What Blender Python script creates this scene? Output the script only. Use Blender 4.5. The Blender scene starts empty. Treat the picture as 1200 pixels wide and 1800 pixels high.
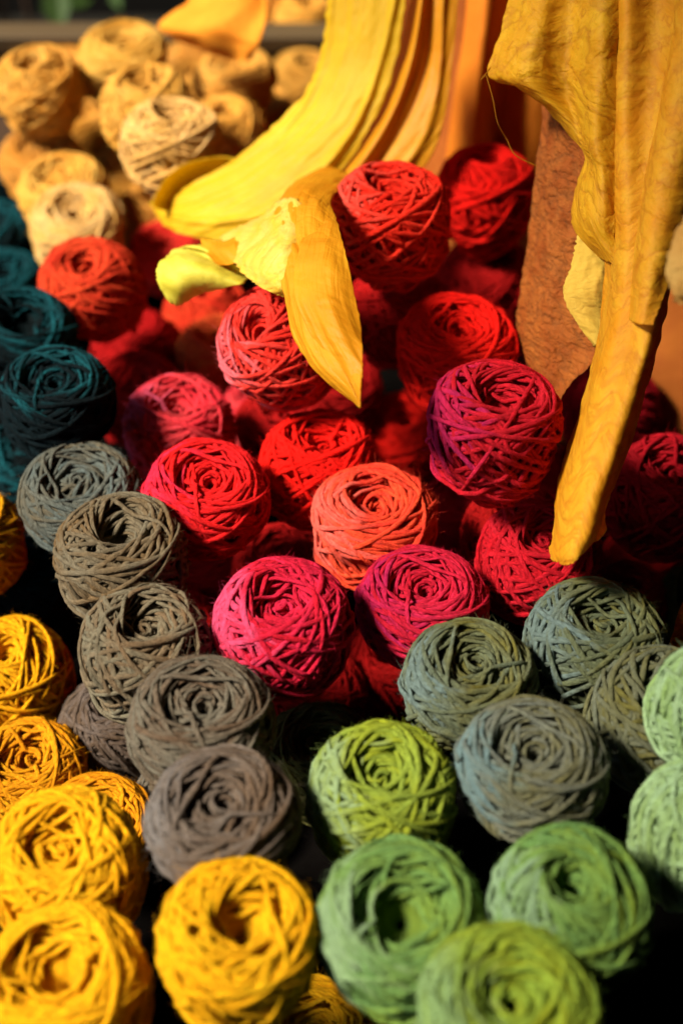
import bpy, math, random
import numpy as np
from mathutils import Vector

scene = bpy.context.scene
col = scene.collection

# ------------------------------------------------------------------ camera
PITCH = math.radians(48)
CAMZ = 0.95
FPX = 2500.0                       # focal length in photo pixels (50 mm on 36 mm tall)
cam_d = bpy.data.cameras.new("camera")
cam = bpy.data.objects.new("camera", cam_d)
col.objects.link(cam)
cam.location = (0, 0, CAMZ)
cam.rotation_euler = (math.radians(90) - PITCH, 0, 0)
cam_d.sensor_fit = 'VERTICAL'
cam_d.sensor_height = 36
cam_d.lens = 50
cam_d.clip_start = 0.01
cam_d.clip_end = 100
cam_d.dof.use_dof = True
cam_d.dof.focus_distance = 0.95
cam_d.dof.aperture_fstop = 2.8
scene.camera = cam

# ------------------------------------------------------------------ light
SUN_EL, SUN_AZ = math.radians(50), math.radians(-99)     # azimuth from +Y (away from camera), negative = left
world = bpy.data.worlds.new("World")
scene.world = world
world.use_nodes = True
wn = world.node_tree
bg = wn.nodes["Background"]
sky = wn.nodes.new("ShaderNodeTexSky")
sky.sky_type = 'NISHITA'
sky.sun_disc = False
sky.sun_elevation = SUN_EL
sky.sun_rotation = SUN_AZ
wn.links.new(sky.outputs[0], bg.inputs[0])
bg.inputs[1].default_value = 0.05
sun_d = bpy.data.lights.new("sun", 'SUN')
sun_d.energy = 5.0
sun_d.angle = math.radians(14)
sun_d.color = (1.0, 0.86, 0.68)
sun = bpy.data.objects.new("sun", sun_d)
col.objects.link(sun)
sdir = Vector((math.sin(SUN_AZ) * math.cos(SUN_EL), math.cos(SUN_AZ) * math.cos(SUN_EL), math.sin(SUN_EL)))
sun.rotation_euler = sdir.to_track_quat('Z', 'Y').to_euler()
sun.location = sdir * 5
scene.view_settings.view_transform = 'Standard'
scene.view_settings.look = 'None'
scene.view_settings.exposure = 1.22
scene.view_settings.gamma = 1.0
scene.render.engine = 'CYCLES'
scene.cycles.use_denoising = True
scene.cycles.max_bounces = 6
scene.cycles.diffuse_bounces = 3

SP, CP = math.sin(PITCH), math.cos(PITCH)


def at(px, py, d):
    """photo pixel and depth along the view axis -> world point"""
    x = (px - 600) / FPX * d
    v = (900 - py) / FPX * d
    return np.array([x, v * SP + d * CP, CAMZ + v * CP - d * SP])


# ------------------------------------------------------------------ helpers
def tag(o, label=None, cat=None, group=None, kind=None):
    if label: o['label'] = label
    if cat: o['category'] = cat
    if group: o['group'] = group
    if kind: o['kind'] = kind
    return o


def empty(name, loc=(0, 0, 0)):
    o = bpy.data.objects.new(name, None)
    o.empty_display_size = 0.02
    o.location = loc
    col.objects.link(o)
    return o


def mesh_np(name, V, F, uv=None, smooth=True):
    """V (n,3); F (m,k) constant size faces or list of such arrays; uv per vertex"""
    Fs = F if isinstance(F, list) else [F]
    me = bpy.data.meshes.new(name)
    loops = np.concatenate([f.ravel() for f in Fs]).astype(np.int32)
    sizes = np.concatenate([np.full(len(f), f.shape[1]) for f in Fs]).astype(np.int32)
    starts = np.concatenate([[0], np.cumsum(sizes)[:-1]]).astype(np.int32)
    me.vertices.add(len(V)); me.loops.add(len(loops)); me.polygons.add(len(sizes))
    me.vertices.foreach_set("co", np.asarray(V, dtype=np.float32).ravel())
    me.loops.foreach_set("vertex_index", loops)
    me.polygons.foreach_set("loop_start", starts)
    me.polygons.foreach_set("loop_total", sizes)
    me.polygons.foreach_set("use_smooth", np.full(len(sizes), smooth))
    if uv is not None:
        l = me.uv_layers.new(name="UVMap")
        l.data.foreach_set("uv", np.asarray(uv, dtype=np.float32)[loops].ravel())
    me.update(calc_edges=True)
    me.validate()
    return me


def obj(name, me, mat=None, parent=None):
    o = bpy.data.objects.new(name, me)
    col.objects.link(o)
    if parent is not None:
        o.parent = parent
    if mat is not None:
        if len(me.materials) == 0:
            me.materials.append(None)
        o.material_slots[0].link = 'OBJECT'
        o.material_slots[0].material = mat
    return o


# ------------------------------------------------------------------ materials
def nt(name):
    m = bpy.data.materials.new(name)
    m.use_nodes = True
    t = m.node_tree
    return m, t, t.nodes["Principled BSDF"], t.nodes["Material Output"]


def N(t, typ, **kw):
    n = t.nodes.new(typ)
    for k, v in kw.items():
        if k.startswith('i_'):
            key = k[2:]
            key = int(key) if key.isdigit() else key.replace('_', ' ')
            n.inputs[key].default_value = v
        else:
            setattr(n, k, v)
    return n


def mathn(t, op, a, b=None, clamp=False):
    n = t.nodes.new("ShaderNodeMath"); n.operation = op; n.use_clamp = clamp
    for i, x in enumerate((a, b)):
        if x is None: continue
        if isinstance(x, (int, float)): n.inputs[i].default_value = x
        else: t.links.new(x, n.inputs[i])
    return n.outputs[0]


def mixc(t, f, a, b, mode='MIX'):
    n = t.nodes.new("ShaderNodeMix"); n.data_type = 'RGBA'; n.blend_type = mode
    for i, x in ((0, f), (6, a), (7, b)):
        if isinstance(x, (int, float)): n.inputs[i].default_value = x
        elif isinstance(x, tuple): n.inputs[i].default_value = (*x, 1) if len(x) == 3 else x
        else: t.links.new(x, n.inputs[i])
    return n.outputs[2]


def yarn_mat(name, a, b, c=None, side=None, seed=0.0, amt=1.0, dyelen=0.55):
    """hand dyed wool: a = main dye, b = second dye that comes and goes along the strand,
    c = third colour laid over one side of the ball (side = direction of that patch)"""
    m, t, p, out = nt(name)
    L = t.links.new
    uvn = N(t, "ShaderNodeUVMap"); uvn.uv_map = "UVMap"
    sep = N(t, "ShaderNodeSeparateXYZ"); L(uvn.outputs[0], sep.inputs[0])
    tc = N(t, "ShaderNodeTexCoord")
    u, v = sep.outputs[0], sep.outputs[1]
    # dye along the strand
    n1 = N(t, "ShaderNodeTexNoise", noise_dimensions='1D', i_Scale=dyelen, i_Detail=2.0)
    L(mathn(t, 'ADD', u, seed * 37.7), n1.inputs['W'])
    f1 = mathn(t, 'MULTIPLY', mathn(t, 'SUBTRACT', n1.outputs[0], 0.42), 4.5, clamp=True)
    n1b = N(t, "ShaderNodeTexNoise", noise_dimensions='3D', i_Scale=1.1, i_Detail=2.0)
    mp = N(t, "ShaderNodeMapping"); mp.inputs[1].default_value = (seed * 3.1, seed * 5.3, seed)
    L(tc.outputs['Object'], mp.inputs[0]); L(mp.outputs[0], n1b.inputs['Vector'])
    f2 = mathn(t, 'MULTIPLY', mathn(t, 'SUBTRACT', n1b.outputs[0], 0.4), 4.0, clamp=True)
    ff = mathn(t, 'MULTIPLY', mathn(t, 'ADD', mathn(t, 'MULTIPLY', f1, 0.6), mathn(t, 'MULTIPLY', f2, 0.4)), amt)
    colr = mixc(t, ff, a, b)
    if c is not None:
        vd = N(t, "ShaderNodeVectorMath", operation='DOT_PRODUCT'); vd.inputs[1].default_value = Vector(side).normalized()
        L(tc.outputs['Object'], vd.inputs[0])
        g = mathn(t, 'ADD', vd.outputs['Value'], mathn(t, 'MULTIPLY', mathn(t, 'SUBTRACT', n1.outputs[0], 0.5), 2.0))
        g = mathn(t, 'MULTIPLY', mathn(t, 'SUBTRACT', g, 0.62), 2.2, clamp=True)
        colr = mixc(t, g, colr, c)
    # fibres: fine streaks that run along the twist of the strand
    comb = N(t, "ShaderNodeCombineXYZ")
    L(mathn(t, 'MULTIPLY', u, 5.0), comb.inputs[0])
    L(mathn(t, 'ADD', mathn(t, 'MULTIPLY', v, 9.0), mathn(t, 'MULTIPLY', u, 26.0)), comb.inputs[1])
    n2 = N(t, "ShaderNodeTexNoise", i_Scale=1.0, i_Detail=3.0, i_Roughness=0.7)
    L(comb.outputs[0], n2.inputs['Vector'])
    n3 = N(t, "ShaderNodeTexNoise", noise_dimensions='1D', i_Scale=6.0, i_Detail=3.0)
    L(u, n3.inputs['W'])
    val = mathn(t, 'ADD', mathn(t, 'MULTIPLY', n2.outputs[0], 0.95), mathn(t, 'MULTIPLY', n3.outputs[0], 0.6))
    val = mathn(t, 'ADD', val, 0.24)
    vc = N(t, "ShaderNodeCombineColor")
    for i in range(3): L(val, vc.inputs[i])
    colr = mixc(t, 1.0, colr, vc.outputs[0], 'MULTIPLY')
    L(colr, p.inputs['Base Color'])
    p.inputs['Roughness'].default_value = 0.85
    p.inputs['Specular IOR Level'].default_value = 0.05
    p.inputs['Sheen Weight'].default_value = 0.14
    p.inputs['Sheen Roughness'].default_value = 0.45
    L(mixc(t, 0.04, colr, (0.9, 0.9, 0.9)), p.inputs['Sheen Tint'])
    bp = N(t, "ShaderNodeBump", i_Strength=1.0, i_Distance=0.0022)
    tw = mathn(t, 'SINE', mathn(t, 'MULTIPLY', mathn(t, 'ADD', v, mathn(t, 'MULTIPLY', u, 6.5)), 6.283))
    n5 = N(t, "ShaderNodeTexNoise", i_Scale=42.0, i_Detail=3.0, i_Roughness=0.7)
    L(tc.outputs['Object'], n5.inputs['Vector'])
    L(mathn(t, 'ADD', mathn(t, 'ADD', n2.outputs[0], mathn(t, 'MULTIPLY', tw, 0.16)), mathn(t, 'MULTIPLY', n5.outputs[0], 0.8)), bp.inputs['Height']); L(bp.outputs[0], p.inputs['Normal'])
    return m


def cloth_mat(name, a, b, transl=0.35, rough=0.55, sheen=0.4, mott=9.0, crease=0.5, crease_scale=22.0, spec=0.35, c=None, weave=0.25, streak=0.0):
    m, t, p, out = nt(name)
    L = t.links.new
    uvn = N(t, "ShaderNodeUVMap"); uvn.uv_map = "UVMap"
    n1 = N(t, "ShaderNodeTexNoise", i_Scale=mott, i_Detail=5.0, i_Roughness=0.6, i_Distortion=0.6)
    L(uvn.outputs[0], n1.inputs['Vector'])
    f = mathn(t, 'MULTIPLY', mathn(t, 'SUBTRACT', n1.outputs[0], 0.36), 3.4, clamp=True)
    colr = mixc(t, f, a, b)
    if c is not None:
        n4 = N(t, "ShaderNodeTexNoise", i_Scale=mott * 2.3, i_Detail=6.0, i_Roughness=0.7, i_Distortion=1.5)
        L(uvn.outputs[0], n4.inputs['Vector'])
        f4 = mathn(t, 'MULTIPLY', mathn(t, 'SUBTRACT', n4.outputs[0], 0.52), 6.0, clamp=True)
        colr = mixc(t, mathn(t, 'MULTIPLY', f4, 0.85), colr, c)
    BASE = None
    p.inputs['Roughness'].default_value = rough
    p.inputs['Specular IOR Level'].default_value = spec
    p.inputs['Sheen Weight'].default_value = sheen
    p.inputs['Sheen Roughness'].default_value = 0.4
    L(colr, p.inputs['Sheen Tint'])
    # creases
    mp = N(t, "ShaderNodeMapping"); mp.inputs['Scale'].default_value = (1.35, .75, 1); mp.inputs['Rotation'].default_value = (0, 0, .35)
    L(uvn.outputs[0], mp.inputs[0])
    no = N(t, "ShaderNodeTexNoise", i_Scale=crease_scale * 0.5, i_Detail=2.5, i_Roughness=0.5, i_Distortion=0.9)
    L(mp.outputs[0], no.inputs['Vector'])
    rg = mathn(t, 'ABSOLUTE', mathn(t, 'SUBTRACT', no.outputs[0], 0.5))
    no2 = N(t, "ShaderNodeTexNoise", i_Scale=crease_scale * 1.3, i_Detail=3.0, i_Roughness=0.55, i_Distortion=0.5)
    L(mp.outputs[0], no2.inputs['Vector'])
    rg2 = mathn(t, 'ABSOLUTE', mathn(t, 'SUBTRACT', no2.outputs[0], 0.5))
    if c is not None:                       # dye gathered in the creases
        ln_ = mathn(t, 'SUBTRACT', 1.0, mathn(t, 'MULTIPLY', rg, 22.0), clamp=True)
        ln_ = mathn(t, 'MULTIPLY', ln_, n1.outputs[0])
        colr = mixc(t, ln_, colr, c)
    L(colr, p.inputs['Base Color'])
    h = mathn(t, 'ADD', mathn(t, 'MULTIPLY', rg, crease * 5.0), mathn(t, 'MULTIPLY', rg2, crease * 2.4))
    if streak:
        m3 = N(t, "ShaderNodeMapping"); m3.inputs['Scale'].default_value = (1.6, 26, 1)
        L(uvn.outputs[0], m3.inputs[0])
        n6 = N(t, "ShaderNodeTexNoise", i_Scale=1.0, i_Detail=3.0, i_Roughness=0.5, i_Distortion=0.25)
        L(m3.outputs[0], n6.inputs['Vector'])
        h = mathn(t, 'ADD', h, mathn(t, 'MULTIPLY', n6.outputs[0], streak))
    wv = N(t, "ShaderNodeTexNoise", i_Scale=600.0, i_Detail=1.0)
    L(uvn.outputs[0], wv.inputs['Vector'])
    h = mathn(t, 'ADD', h, mathn(t, 'MULTIPLY', wv.outputs[0], weave * 0.35))
    bp = N(t, "ShaderNodeBump", i_Strength=0.9, i_Distance=0.003)
    L(h, bp.inputs['Height']); L(bp.outputs[0], p.inputs['Normal'])
    tr = N(t, "ShaderNodeBsdfTranslucent")
    L(colr, tr.inputs[0]); L(bp.outputs[0], tr.inputs[1])
    mx = N(t, "ShaderNodeMixShader", i_0=transl)
    L(p.outputs[0], mx.inputs[1]); L(tr.outputs[0], mx.inputs[2]); L(mx.outputs[0], out.inputs[0])
    return m


def plain_mat(name, a, b, scale=20.0, rough=0.9, bump=0.3, stretch=(1, 1, 1), spec=0.2):
    m, t, p, out = nt(name)
    L = t.links.new
    tc = N(t, "ShaderNodeTexCoord")
    mp = N(t, "ShaderNodeMapping"); mp.inputs['Scale'].default_value = stretch
    L(tc.outputs['Object'], mp.inputs[0])
    n = N(t, "ShaderNodeTexNoise", i_Scale=scale, i_Detail=6.0, i_Roughness=0.65)
    L(mp.outputs[0], n.inputs['Vector'])
    L(mixc(t, n.outputs[0], a, b), p.inputs['Base Color'])
    p.inputs['Roughness'].default_value = rough
    p.inputs['Specular IOR Level'].default_value = spec
    bp = N(t, "ShaderNodeBump", i_Strength=bump, i_Distance=0.004)
    L(n.outputs[0], bp.inputs['Height']); L(bp.outputs[0], p.inputs['Normal'])
    return m


# ------------------------------------------------------------------ yarn ball generator
CORE = 0.51
SR = 0.0325          # strand radius, ball radius = 1
NT, NP = 144, 288    # height map


def base_r(th, h=0.96, n=2.35):
    return (np.abs(np.sin(th)) ** n + np.abs(np.cos(th) / h) ** n) ** (-1.0 / n)


def smooth1(a, k, rng, n):
    """smooth random signal of n samples, a sample every k"""
    m = int(n / k) + 4
    r = rng.standard_normal(m)
    x = np.arange(n) / k
    i = x.astype(int); f = x - i
    f = f * f * (3 - 2 * f)
    return a * (r[i] * (1 - f) + r[i + 1] * f)


class Pile:
    def __init__(self, core, rng, hole):
        self.H = np.full((NT, NP), core)
        self.rng = rng

    def lay(self, d, cap, lift=0.0, iters=6):
        """lay unit directions d (n,3) on the pile; returns radii"""
        th = np.arccos(np.clip(d[:, 2], -1, 1)); ph = np.arctan2(d[:, 1], d[:, 0])
        ti = np.clip((th / math.pi * NT).astype(int), 0, NT - 1)
        pi = ((ph / (2 * math.pi)) * NP).astype(int) % NP
        h = self.H[ti, pi]
        s = h.copy()
        for _ in range(iters):                # taut strand: bridges the gaps
            sm = s.copy(); sm[1:-1] = 0.25 * s[:-2] + 0.5 * s[1:-1] + 0.25 * s[2:]
            s = np.maximum(h, sm)
        for _ in range(2):
            s[1:-1] = 0.25 * s[:-2] + 0.5 * s[1:-1] + 0.25 * s[2:]
        c = np.minimum(s + SR * 0.66 + lift, cap)
        cell = math.pi / NT
        sin = np.maximum(np.sin(th), 0.1)
        for a in (-2, -1, 0, 1, 2):
            tj = np.clip(ti + a, 0, NT - 1)
            for b in range(-7, 8):
                dist = np.sqrt((a * cell) ** 2 + (b * cell * sin) ** 2) * c
                ok = dist < SR * 1.1
                top = c + SR * 0.66 * np.sqrt(np.clip(1 - (dist / (SR * 1.25)) ** 2, 0, 1))
                pj = (pi + b) % NP
                np.maximum.at(self.H, (tj[ok], pj[ok]), top[ok])
        return c


FZ = np.random.default_rng(5)


def tube(P, Nn, rad, u0=0.0, sides=6, flat=1.12):
    """open tube along points P with surface normals Nn"""
    n = len(P)
    T = np.gradient(P, axis=0); T /= np.linalg.norm(T, axis=1)[:, None] + 1e-9
    Nn = Nn - (Nn * T).sum(1)[:, None] * T
    Nn /= np.linalg.norm(Nn, axis=1)[:, None] + 1e-9
    B = np.cross(T, Nn)
    a = np.arange(sides) / sides * 2 * math.pi
    ring = (np.cos(a)[None, :, None] * B[:, None, :] * flat + np.sin(a)[None, :, None] * Nn[:, None, :] / flat)
    V = P[:, None, :] + ring * (rad[:, None] * (1 + 0.11 * FZ.standard_normal((n, sides))))[:, :, None]
    L = np.concatenate([[0], np.cumsum(np.linalg.norm(np.diff(P, axis=0), axis=1))]) + u0
    uv = np.zeros((n, sides, 2)); uv[:, :, 0] = L[:, None]
    uv[:, :, 1] = (0.5 - 0.5 * np.cos(a))[None, :] + (a[None, :] > math.pi) * 1.0 * 0
    i = np.arange(n - 1)[:, None] * sides; j = np.arange(sides)[None, :]; k = (j + 1) % sides
    F = np.stack([i + j, i + k, i + sides + k, i + sides + j], -1).reshape(-1, 4)
    return V.reshape(-1, 3), F, uv.reshape(-1, 2), L[-1]


def join(parts):
    V, F, U, o = [], [], [], 0
    for v, f, u in parts:
        V.append(v); U.append(u); F.append(f + o); o += len(v)
    return np.concatenate(V), F, np.concatenate(U)


def great(t, th0, dl, Ph):
    c, s = np.cos(t), np.sin(t)
    x = c; y = s * np.sin(th0); z = s * np.cos(th0)
    nx, ny, nz = 0 * t, -np.cos(th0), np.sin(th0)
    cd, sd = np.cos(dl), np.sin(dl)
    x = x * cd + nx * sd; y = y * cd + ny * sd; z = z * cd + nz * sd
    cp, sp = np.cos(Ph), np.sin(Ph)
    return np.stack([x * cp - y * sp, x * sp + y * cp, z], -1)


TURNS = 1.62


def make_proto(seed, batches, hole=0.3, nouter=4, coils=1, hh=0.96, fuzz=7000, mess=1.0):
    """batches: (turns, polar distance of the strand, small circle offset, advance per turn)"""
    rng = np.random.default_rng(seed)
    SEG = 76
    batches = [(int(round(b[0] * TURNS)), *b[1:]) for b in batches]
    K = sum(b[0] for b in batches)
    n = K * SEG + 1
    turn = np.arange(n) / SEG
    edges = np.cumsum([0] + [b[0] for b in batches])
    th0 = np.zeros(n); dl = np.zeros(n); rate = np.zeros(n)
    for (k, a, o, r), e0, e1 in zip(batches, edges[:-1], edges[1:]):
        m = (turn >= e0) & (turn <= e1)
        th0[m] = a; dl[m] = o; rate[m] = r
    ker = np.hanning(SEG); ker /= ker.sum()
    sm = lambda x: np.convolve(np.pad(x, (SEG, SEG), 'edge'), ker, 'same')[SEG:-SEG]
    th0 = sm(th0) + smooth1(0.06 * mess, SEG * 0.9, rng, n)
    dl = sm(dl) + smooth1(0.075 * mess, SEG * 1.1, rng, n)
    rate = rate + smooth1(0.05 * mess, SEG * 2.0, rng, n)
    Ph = np.cumsum(rate) / SEG
    d = great(turn * 2 * math.pi, th0, dl, Ph)
    # keep out of the hole at both ends
    th = np.arccos(np.clip(d[:, 2], -1, 1)); ph = np.arctan2(d[:, 1], d[:, 0])
    hw = hole + smooth1(0.03, 9, rng, n)
    th = np.where(th < hw, hw + (hw - th) * 0.2, th); th = np.where(th > math.pi - hw, math.pi - hw, th)
    d = np.stack([np.sin(th) * np.cos(ph), np.sin(th) * np.sin(ph), np.cos(th)], -1)
    pile = Pile(CORE, rng, hole)
    capn = smooth1(0.012, SEG * 0.4, rng, n)
    R = np.zeros(n)
    for i in range(K):
        s = slice(i * SEG, (i + 1) * SEG + 1)
        prog = i / K
        cap = base_r(th[s], hh) * (0.90 + 0.14 * prog) + capn[s] + rng.uniform(-.03, .03)
        r = pile.lay(d[s], cap)
        if i > 0:       # join to the previous turn
            w = np.linspace(0, 1, 9); r[:9] = R[i * SEG] * (1 - w) + r[:9] * w
        R[s] = r
    P = d * R[:, None]
    rad = SR * (1 + smooth1(0.13, 7, rng, n) + smooth1(0.07, 3, rng, n))
    v, f, uv, L = tube(P, d, rad)
    # solid core with a funnel at both ends
    a, b = 28, 40
    tt = np.linspace(0, math.pi, a)[:, None]; pp = np.linspace(0, 2 * math.pi, b, endpoint=False)[None, :]
    fun = np.clip(np.minimum(tt, math.pi - tt) / (hole + 0.18), 0, 1) ** 0.8
    rr = 0.10 + (CORE - .08) * fun + 0 * pp
    core = np.stack([rr * np.sin(tt) * np.cos(pp), rr * np.sin(tt) * np.sin(pp), rr * np.cos(tt) + 0 * pp], -1).reshape(-1, 3)
    ci = np.arange(a - 1)[:, None] * b; cj = np.arange(b)[None, :]; ck = (cj + 1) % b
    cf = np.stack([ci + cj, ci + b + cj, ci + b + ck, ci + ck], -1).reshape(-1, 4)
    cuv = np.stack([(tt * 2 + pp * 0).ravel(), (pp * 3 + tt * 0).ravel()], -1)
    parts = [(v, f, uv), (core, cf, cuv)]
    # wool hairs that stand off the outer strands
    nh = fuzz
    cand = rng.integers(0, n, nh * 3)
    ok = R[cand] > base_r(th[cand], hh) * 0.86
    cand = cand[ok][:nh]; nh = len(cand)
    c0 = P[cand] + d[cand] * SR * 0.6
    dirv = d[cand] * 0.35 + rng.standard_normal((nh, 3)) * 0.6
    dirv /= np.linalg.norm(dirv, axis=1)[:, None]
    bend = rng.standard_normal((nh, 3)) * 1.1
    ln = (0.03 + 0.06 * rng.uniform(0, 1, nh) ** 3)[:, None]
    sd = np.cross(dirv, rng.standard_normal((nh, 3))); sd /= np.linalg.norm(sd, axis=1)[:, None]
    pts = []
    for q, w in ((0, .0013), (0.35, .0012), (0.7, .0010), (1.0, .0004)):
        ctr = c0 + (dirv * q + bend * q * q * 0.7) * ln
        pts += [ctr - sd * w, ctr + sd * w]
    hv = np.stack(pts, 1).reshape(-1, 3)
    bi = np.arange(nh)[:, None] * 8
    hf = np.concatenate([np.concatenate([bi + 2 * q, bi + 2 * q + 1, bi + 2 * q + 3, bi + 2 * q + 2], 1) for q in range(3)])
    L0 = rng.uniform(0, L, nh)
    huv = np.repeat(np.stack([L0, rng.uniform(0, 1, nh)], -1)[:, None, :], 8, 1).reshape(-1, 2)
    parts.append((hv, hf, huv))
    # rings that line the hole
    hr = math.sin(hole) * 0.86
    k = 6
    q = np.linspace(0, 1, k * 44)
    ang = q * k * 2 * math.pi + rng.uniform(0, 6)
    top = base_r(np.array([hole]), hh)[0] * math.cos(hole) * 0.9
    zz = top - 0.17 - q * (top - 0.35)
    rr = hr * (1.05 - 0.3 * q) + smooth1(0.03, 13, rng, len(q))
    cx = smooth1(0.03, 40, rng, len(q))
    Pc = np.stack([rr * np.cos(ang) + cx, rr * np.sin(ang), zz + smooth1(0.025, 11, rng, len(q))], -1)
    Nn = -np.stack([np.cos(ang), np.sin(ang), 0 * ang], -1)
    vv, f2, u2, _ = tube(Pc, Nn, SR * (1 + smooth1(0.1, 9, rng, len(q))), 3.3)
    parts.append((vv, f2, u2))
    V, F, U = join(parts)
    # normalise width
    sc = 1.0 / np.percentile(np.hypot(P[:, 0], P[:, 1]) + SR * (np.abs(P[:, 2]) < 0.4), 99.3)
    V = V * sc
    out = {'winding': mesh_np("yarn_winding", V, F, U)}
    # curls of yarn that stand in the hole
    cps = []
    for c in range(coils):
        m = 46
        q = np.linspace(0, 1, m)
        lr = hr * rng.uniform(0.42, 0.62)
        tl = rng.uniform(0, 6.28); el = rng.uniform(0.2, 1.1)
        e1 = np.array([math.cos(tl), math.sin(tl), 0]); e2 = np.array([-math.sin(tl) * math.cos(el), math.cos(tl) * math.cos(el), math.sin(el)])
        g = q * 2 * math.pi * rng.uniform(1.0, 1.5)
        c0 = np.array([rng.uniform(-.3, .3) * hr, rng.uniform(-.3, .3) * hr, top - rng.uniform(0.16, 0.32)])
        Pq = c0 + lr * (1 - 0.3 * q)[:, None] * (np.cos(g)[:, None] * e1 + np.sin(g)[:, None] * e2) + np.stack([0 * q, 0 * q, -0.12 * q], -1)
        nrm = np.cross(e1, e2)[None, :] + 0 * Pq
        vv, f2, u2, _ = tube(Pq, nrm, SR * 1.02 * (1 + smooth1(0.08, 6, rng, m)), 9.0 + c * 3, flat=1.0)
        cps.append((vv, f2, u2))
    if cps:
        V, F, U = join(cps)
        out['centre_coil'] = mesh_np("centre_coil", V * sc, F, U)
    # last loose wraps, each a strand one could lift
    outer = []
    for c in range(nouter):
        m = 84
        q = np.linspace(0, 1, m)
        frac = rng.uniform(0.55, 0.98)
        t = q * 2 * math.pi * frac + rng.uniform(0, 6.28)
        a0 = np.full(m, rng.choice([0.45, 0.7, 0.95, 1.2])) + smooth1(0.05, 30, rng, m)
        dd = great(t, a0, np.full(m, rng.uniform(-0.2, 0.45)) + smooth1(0.07, 25, rng, m), np.full(m, rng.uniform(0, 6.28)))
        thh = np.arccos(np.clip(dd[:, 2], -1, 1)); phh = np.arctan2(dd[:, 1], dd[:, 0])
        thh = np.maximum(thh, hole + 0.04)
        dd = np.stack([np.sin(thh) * np.cos(phh), np.sin(thh) * np.sin(phh), np.cos(thh)], -1)
        r = pile.lay(dd, base_r(thh, hh) * 1.0 + 0.006, lift=0.004, iters=30)
        r[:12] -= np.linspace(.2, 0, 12); r[-12:] -= np.linspace(0, .2, 12)
        vv, f2, u2, _ = tube(dd * r[:, None], dd, SR * 1.06 * (1 + smooth1(0.09, 6, rng, m)), 20.0 + 7 * c, flat=1.05)
        outer.append(mesh_np("outer_strand", vv * sc, f2, u2))
    out['outer'] = outer
    return out


A, Bq, Cq = 0.30, 0.62, 1.05
PROTOS = [
    # 0 lattice sided, small hole
    dict(seed=1, hole=0.24, mess=.35, coils=0, batches=[(16, .34, 0, .31), (10, 1.15, .1, .9), (14, .6, 0, .37), (12, 1.3, .5, .8), (20, .36, 0, .165), (7, .8, .1, .45), (16, .42, 0, -.21), (7, 1.0, .12, 1.1)]),
    # 1 criss-cross, wide hole
    dict(seed=2, hole=0.36, coils=0, batches=[(14, .45, 0, .4), (10, 1.2, .2, .9), (14, .5, 0, .3), (14, 1.35, .65, .7), (16, .7, .05, .43), (12, .48, 0, .27), (10, .95, .15, .8)]),
    # 2 spiral top
    dict(seed=3, hole=0.17, coils=0, batches=[(14, .3, 0, .37), (12, 1.1, 0, .9), (12, .5, 0, .3), (12, 1.4, .75, .5), (10, .75, .1, .5), (12, 1.42, .95, .45), (12, 1.38, .6, .6), (6, .9, .25, .9)]),
    # 3 messy diagonal wraps
    dict(seed=4, hole=0.26, batches=[(14, .36, 0, .4), (10, 1.2, 0, 1.1), (14, .8, 0, .43), (12, .5, 0, .9), (12, 1.3, .6, .7), (12, .65, .1, 1.9), (12, .9, .2, 2.3), (8, .5, 0, 1.7)]),
    # 4 lattice sided with crossing belts
    dict(seed=5, hole=0.22, mess=.35, batches=[(16, .3, 0, .31), (12, 1.2, .1, .7), (14, .5, .05, .41), (12, 1.35, .7, .5), (22, .32, 0, .15), (5, 1.1, .3, 1.3), (18, .5, .05, -.18), (5, .75, .2, 1.2)]),
    # 5 loose, deep hole with curls
    dict(seed=6, hole=0.30, coils=4, batches=[(14, .4, 0, .4), (12, 1.1, .1, .9), (14, .45, 0, .33), (14, 1.35, .55, .6), (14, .85, .2, .5), (12, .6, 0, 2.2), (8, 1.2, .45, .9)]),
    # 6 flat lying horizontal wraps
    dict(seed=7, hole=0.20, coils=3, batches=[(14, .3, 0, .4), (14, 1.0, 0, .8), (12, .5, 0, .4), (14, 1.35, .7, .6), (14, 1.05, .1, .55), (12, 1.3, .45, .8), (10, .8, .15, .7), (8, 1.15, .25, 1.1)]),
    # 7 very wide hole, ring like
    dict(seed=8, hole=0.40, coils=0, batches=[(14, .55, 0, .4), (14, 1.1, .1, .8), (14, .6, 0, .33), (16, 1.38, .7, .5), (12, .8, .1, .5), (14, 1.4, .75, .7), (10, .9, .3, .7)]),
    # 8 small curls, criss-cross
    dict(seed=9, hole=0.25, coils=4, batches=[(14, .34, 0, .4), (12, 1.1, .1, .9), (14, .5, 0, .33), (14, 1.35, .7, .6), (16, .62, .05, .33), (12, .95, .15, .7), (12, .5, .05, 1.3), (5, .8, .2, 1.9)]),
]
protos = [make_proto(**p) for p in PROTOS]

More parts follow.
